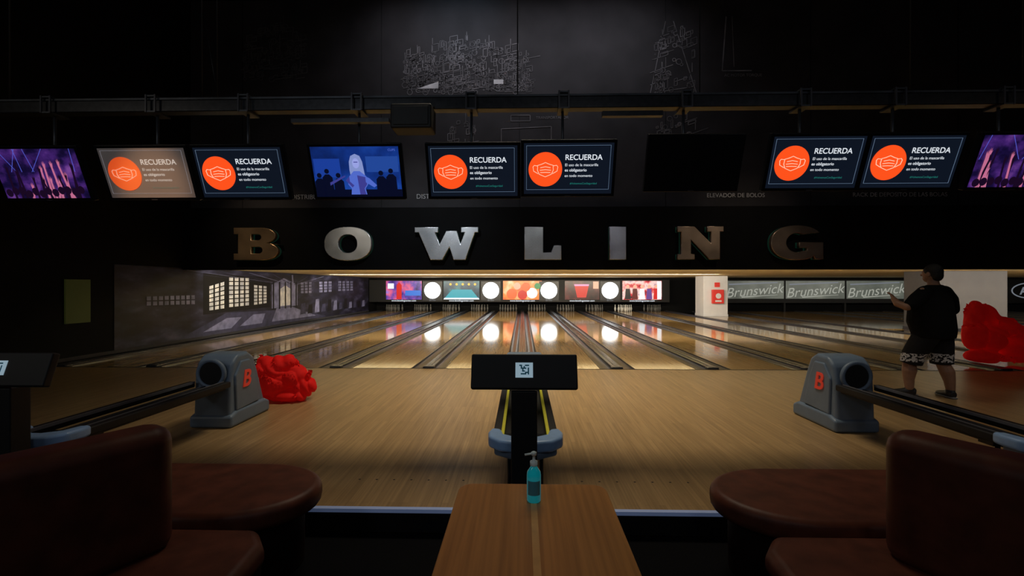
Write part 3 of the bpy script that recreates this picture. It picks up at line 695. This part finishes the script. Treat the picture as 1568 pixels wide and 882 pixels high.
b.tube([(.105,.0,.84),(.13,.0,.68),(.145,.0,.54),(.15,-.0,.43)],[(.12,.14),(.125,.13),(.122,.12),(.12,.115)])
b.make('shorts',ms,mn,.011,3)
b=Blob();b.ball((0,.003,1.635),.1,(.86,1.0,1.08));b.ball((0,-.035,1.59),.075,(.95,.8,1.1))
b.make('hair',M['hair'],mn,.01,3)
for sx_ in(-1,1):
    bpy.ops.mesh.primitive_uv_sphere_add(radius=.011,location=(sx_*.032,.103,1.622));o=bpy.context.object;o.name='eye';o.data.materials.append(M['eye']);o.parent=mn
for nm,x,y,rz in(('shoe_left',-.17,.17,.75),('shoe_right',.15,-.08,-.5)):
    b=Blob();c,s_=math.cos(rz),math.sin(rz)
    F=lambda yy:(x-s_*yy,y+c*yy)
    b.tube([(*F(-.07),.05),(*F(-.01),.058),(*F(.07),.045),(*F(.15),.035),(*F(.19),.03)],[(.036,.045),(.042,.052),(.046,.04),(.046,.03),(.034,.022)],ref=(c,s_,0))
    b.tube([(*F(-.01),.05),(*F(-.012),.11)],[.046,.047],caps=False)
    b.make(nm,M['shoe'],mn,.008,3)
    b=Blob();b.tube([(*F(-.09),.012),(*F(-.03),.012),(*F(.07),.012),(*F(.15),.012),(*F(.21),.012)],[(.034,.012),(.042,.012),(.048,.012),(.048,.012),(.03,.012)],ref=(c,s_,0))
    b.make(nm+'_sole',M['sole'],mn,.006,2)
# ================================================================ LIGHTS
def area(name,loc,rot,sx_,sy_,p,c,spread=180):
    l=bpy.data.lights.new(name,'AREA');l.shape='RECTANGLE';l.size=sx_;l.size_y=sy_;l.energy=p;l.color=c;l.spread=math.radians(spread)
    o=bpy.data.objects.new(name,l);o.location=loc;o.rotation_euler=[math.radians(a) for a in rot];link(o);return o
def spot(name,loc,tgt,p,c,ang=50,blend=.8,r=.1):
    l=bpy.data.lights.new(name,'SPOT');l.energy=p;l.color=c;l.spot_size=math.radians(ang);l.spot_blend=blend;l.shadow_soft_size=r
    o=bpy.data.objects.new(name,l);o.location=loc;d=Vector(tgt)-Vector(loc);o.rotation_euler=d.to_track_quat('-Z','Y').to_euler();link(o);return o
area('approach_light',(.3,6.2,7.5),(0,0,0),3,1.2,80,(1,.86,.64),75)
area('lane_wash_light',(0,11.9,1.90),(80,0,0),16,.06,420,(1,.89,.68))
area('lane_wash_light_right',(19,11.9,1.90),(82,0,0),18,.06,300,(1,.92,.78))
area('lane_wash_light_mid',(0,18.5,1.90),(80,0,0),16,.06,420,(1,.89,.68))  # added strip facing away from camera, unseen; brightens the far lanes and ceiling
spot('table_spot',(.3,.3,5.5),(.05,1.6,.6),48,(1,.85,.62),22)
area('letter_w_fill',(-3.6,-2,4.3),(75,0,-12),1.4,.9,11,(.85,.92,1),120)  # added panel behind camera, unseen; reflects in the W, also lights the sofas
area('letter_fill',(.9,-2,4.2),(75,0,0),1.0,.8,5,(.9,.95,1),120)  # this and the next three: unseen panels added for reflections in the letters
area('letter_fill',(5.0,-2,4.1),(75,0,10),.8,.8,3.5,(.9,.92,1),120)
area('letter_fill',(-8.2,-1.6,4.2),(75,0,-30),1.0,1.0,9,(1,.9,.75),120)
area('letter_fill',(9.8,-2,4.0),(75,0,20),1.0,.5,3,(1,.8,.6),120)
spot('tv_glare_spot',(-3.0,1.2,3.5),(-3.72,4.46,2.45),240,(1,.60,.34),15,.9,.05)  # added helper spot; throws the warm reflection wash onto one screen
area('mural_wash',(0,10.0,8.9),(38,0,0),7,.4,45,(.9,.9,1),120)  # added area light without a fixture; lifts the upper wall and its drawing
spot('mural_spot',(-1.2,8.5,8.8),(-1.6,11.75,8.6),70,(.45,.75,1),50,1)
spot('sign_fill_cool',(-2.2,7.6,4.9),(-2.5,11.4,2.6),190,(.85,.93,1),70,1)  # this and the two warm ones: spots added to brighten the letter faces
spot('sign_fill_warm_left',(-6.8,8.2,5.2),(-6.7,11.4,2.7),120,(1,.76,.5),50,1)
spot('sign_fill_warm_right',(5.4,8.4,5.2),(5.6,11.4,2.4),75,(1,.8,.6),65,1)
spot('man_fill_spot',(7.2,2.6,6.2),(5.5,6.0,.4),90,(1,.88,.7),30,1)  # added spot without a fixture; brightens the standing man
w=bpy.data.worlds.new('world');sc.world=w;w.use_nodes=True
w.node_tree.nodes['Background'].inputs[0].default_value=(.35,.45,.7,1);w.node_tree.nodes['Background'].inputs[1].default_value=.01
# ================================================================ CAMERA
cam=bpy.data.cameras.new('camera');cam.lens=15.84;cam.sensor_width=36;cam.clip_end=200;cam.shift_y=-.0019
co=bpy.data.objects.new('camera',cam);co.location=(0,0,1.45);co.rotation_euler=(math.pi/2,0,math.atan(.0232));link(co);sc.camera=co
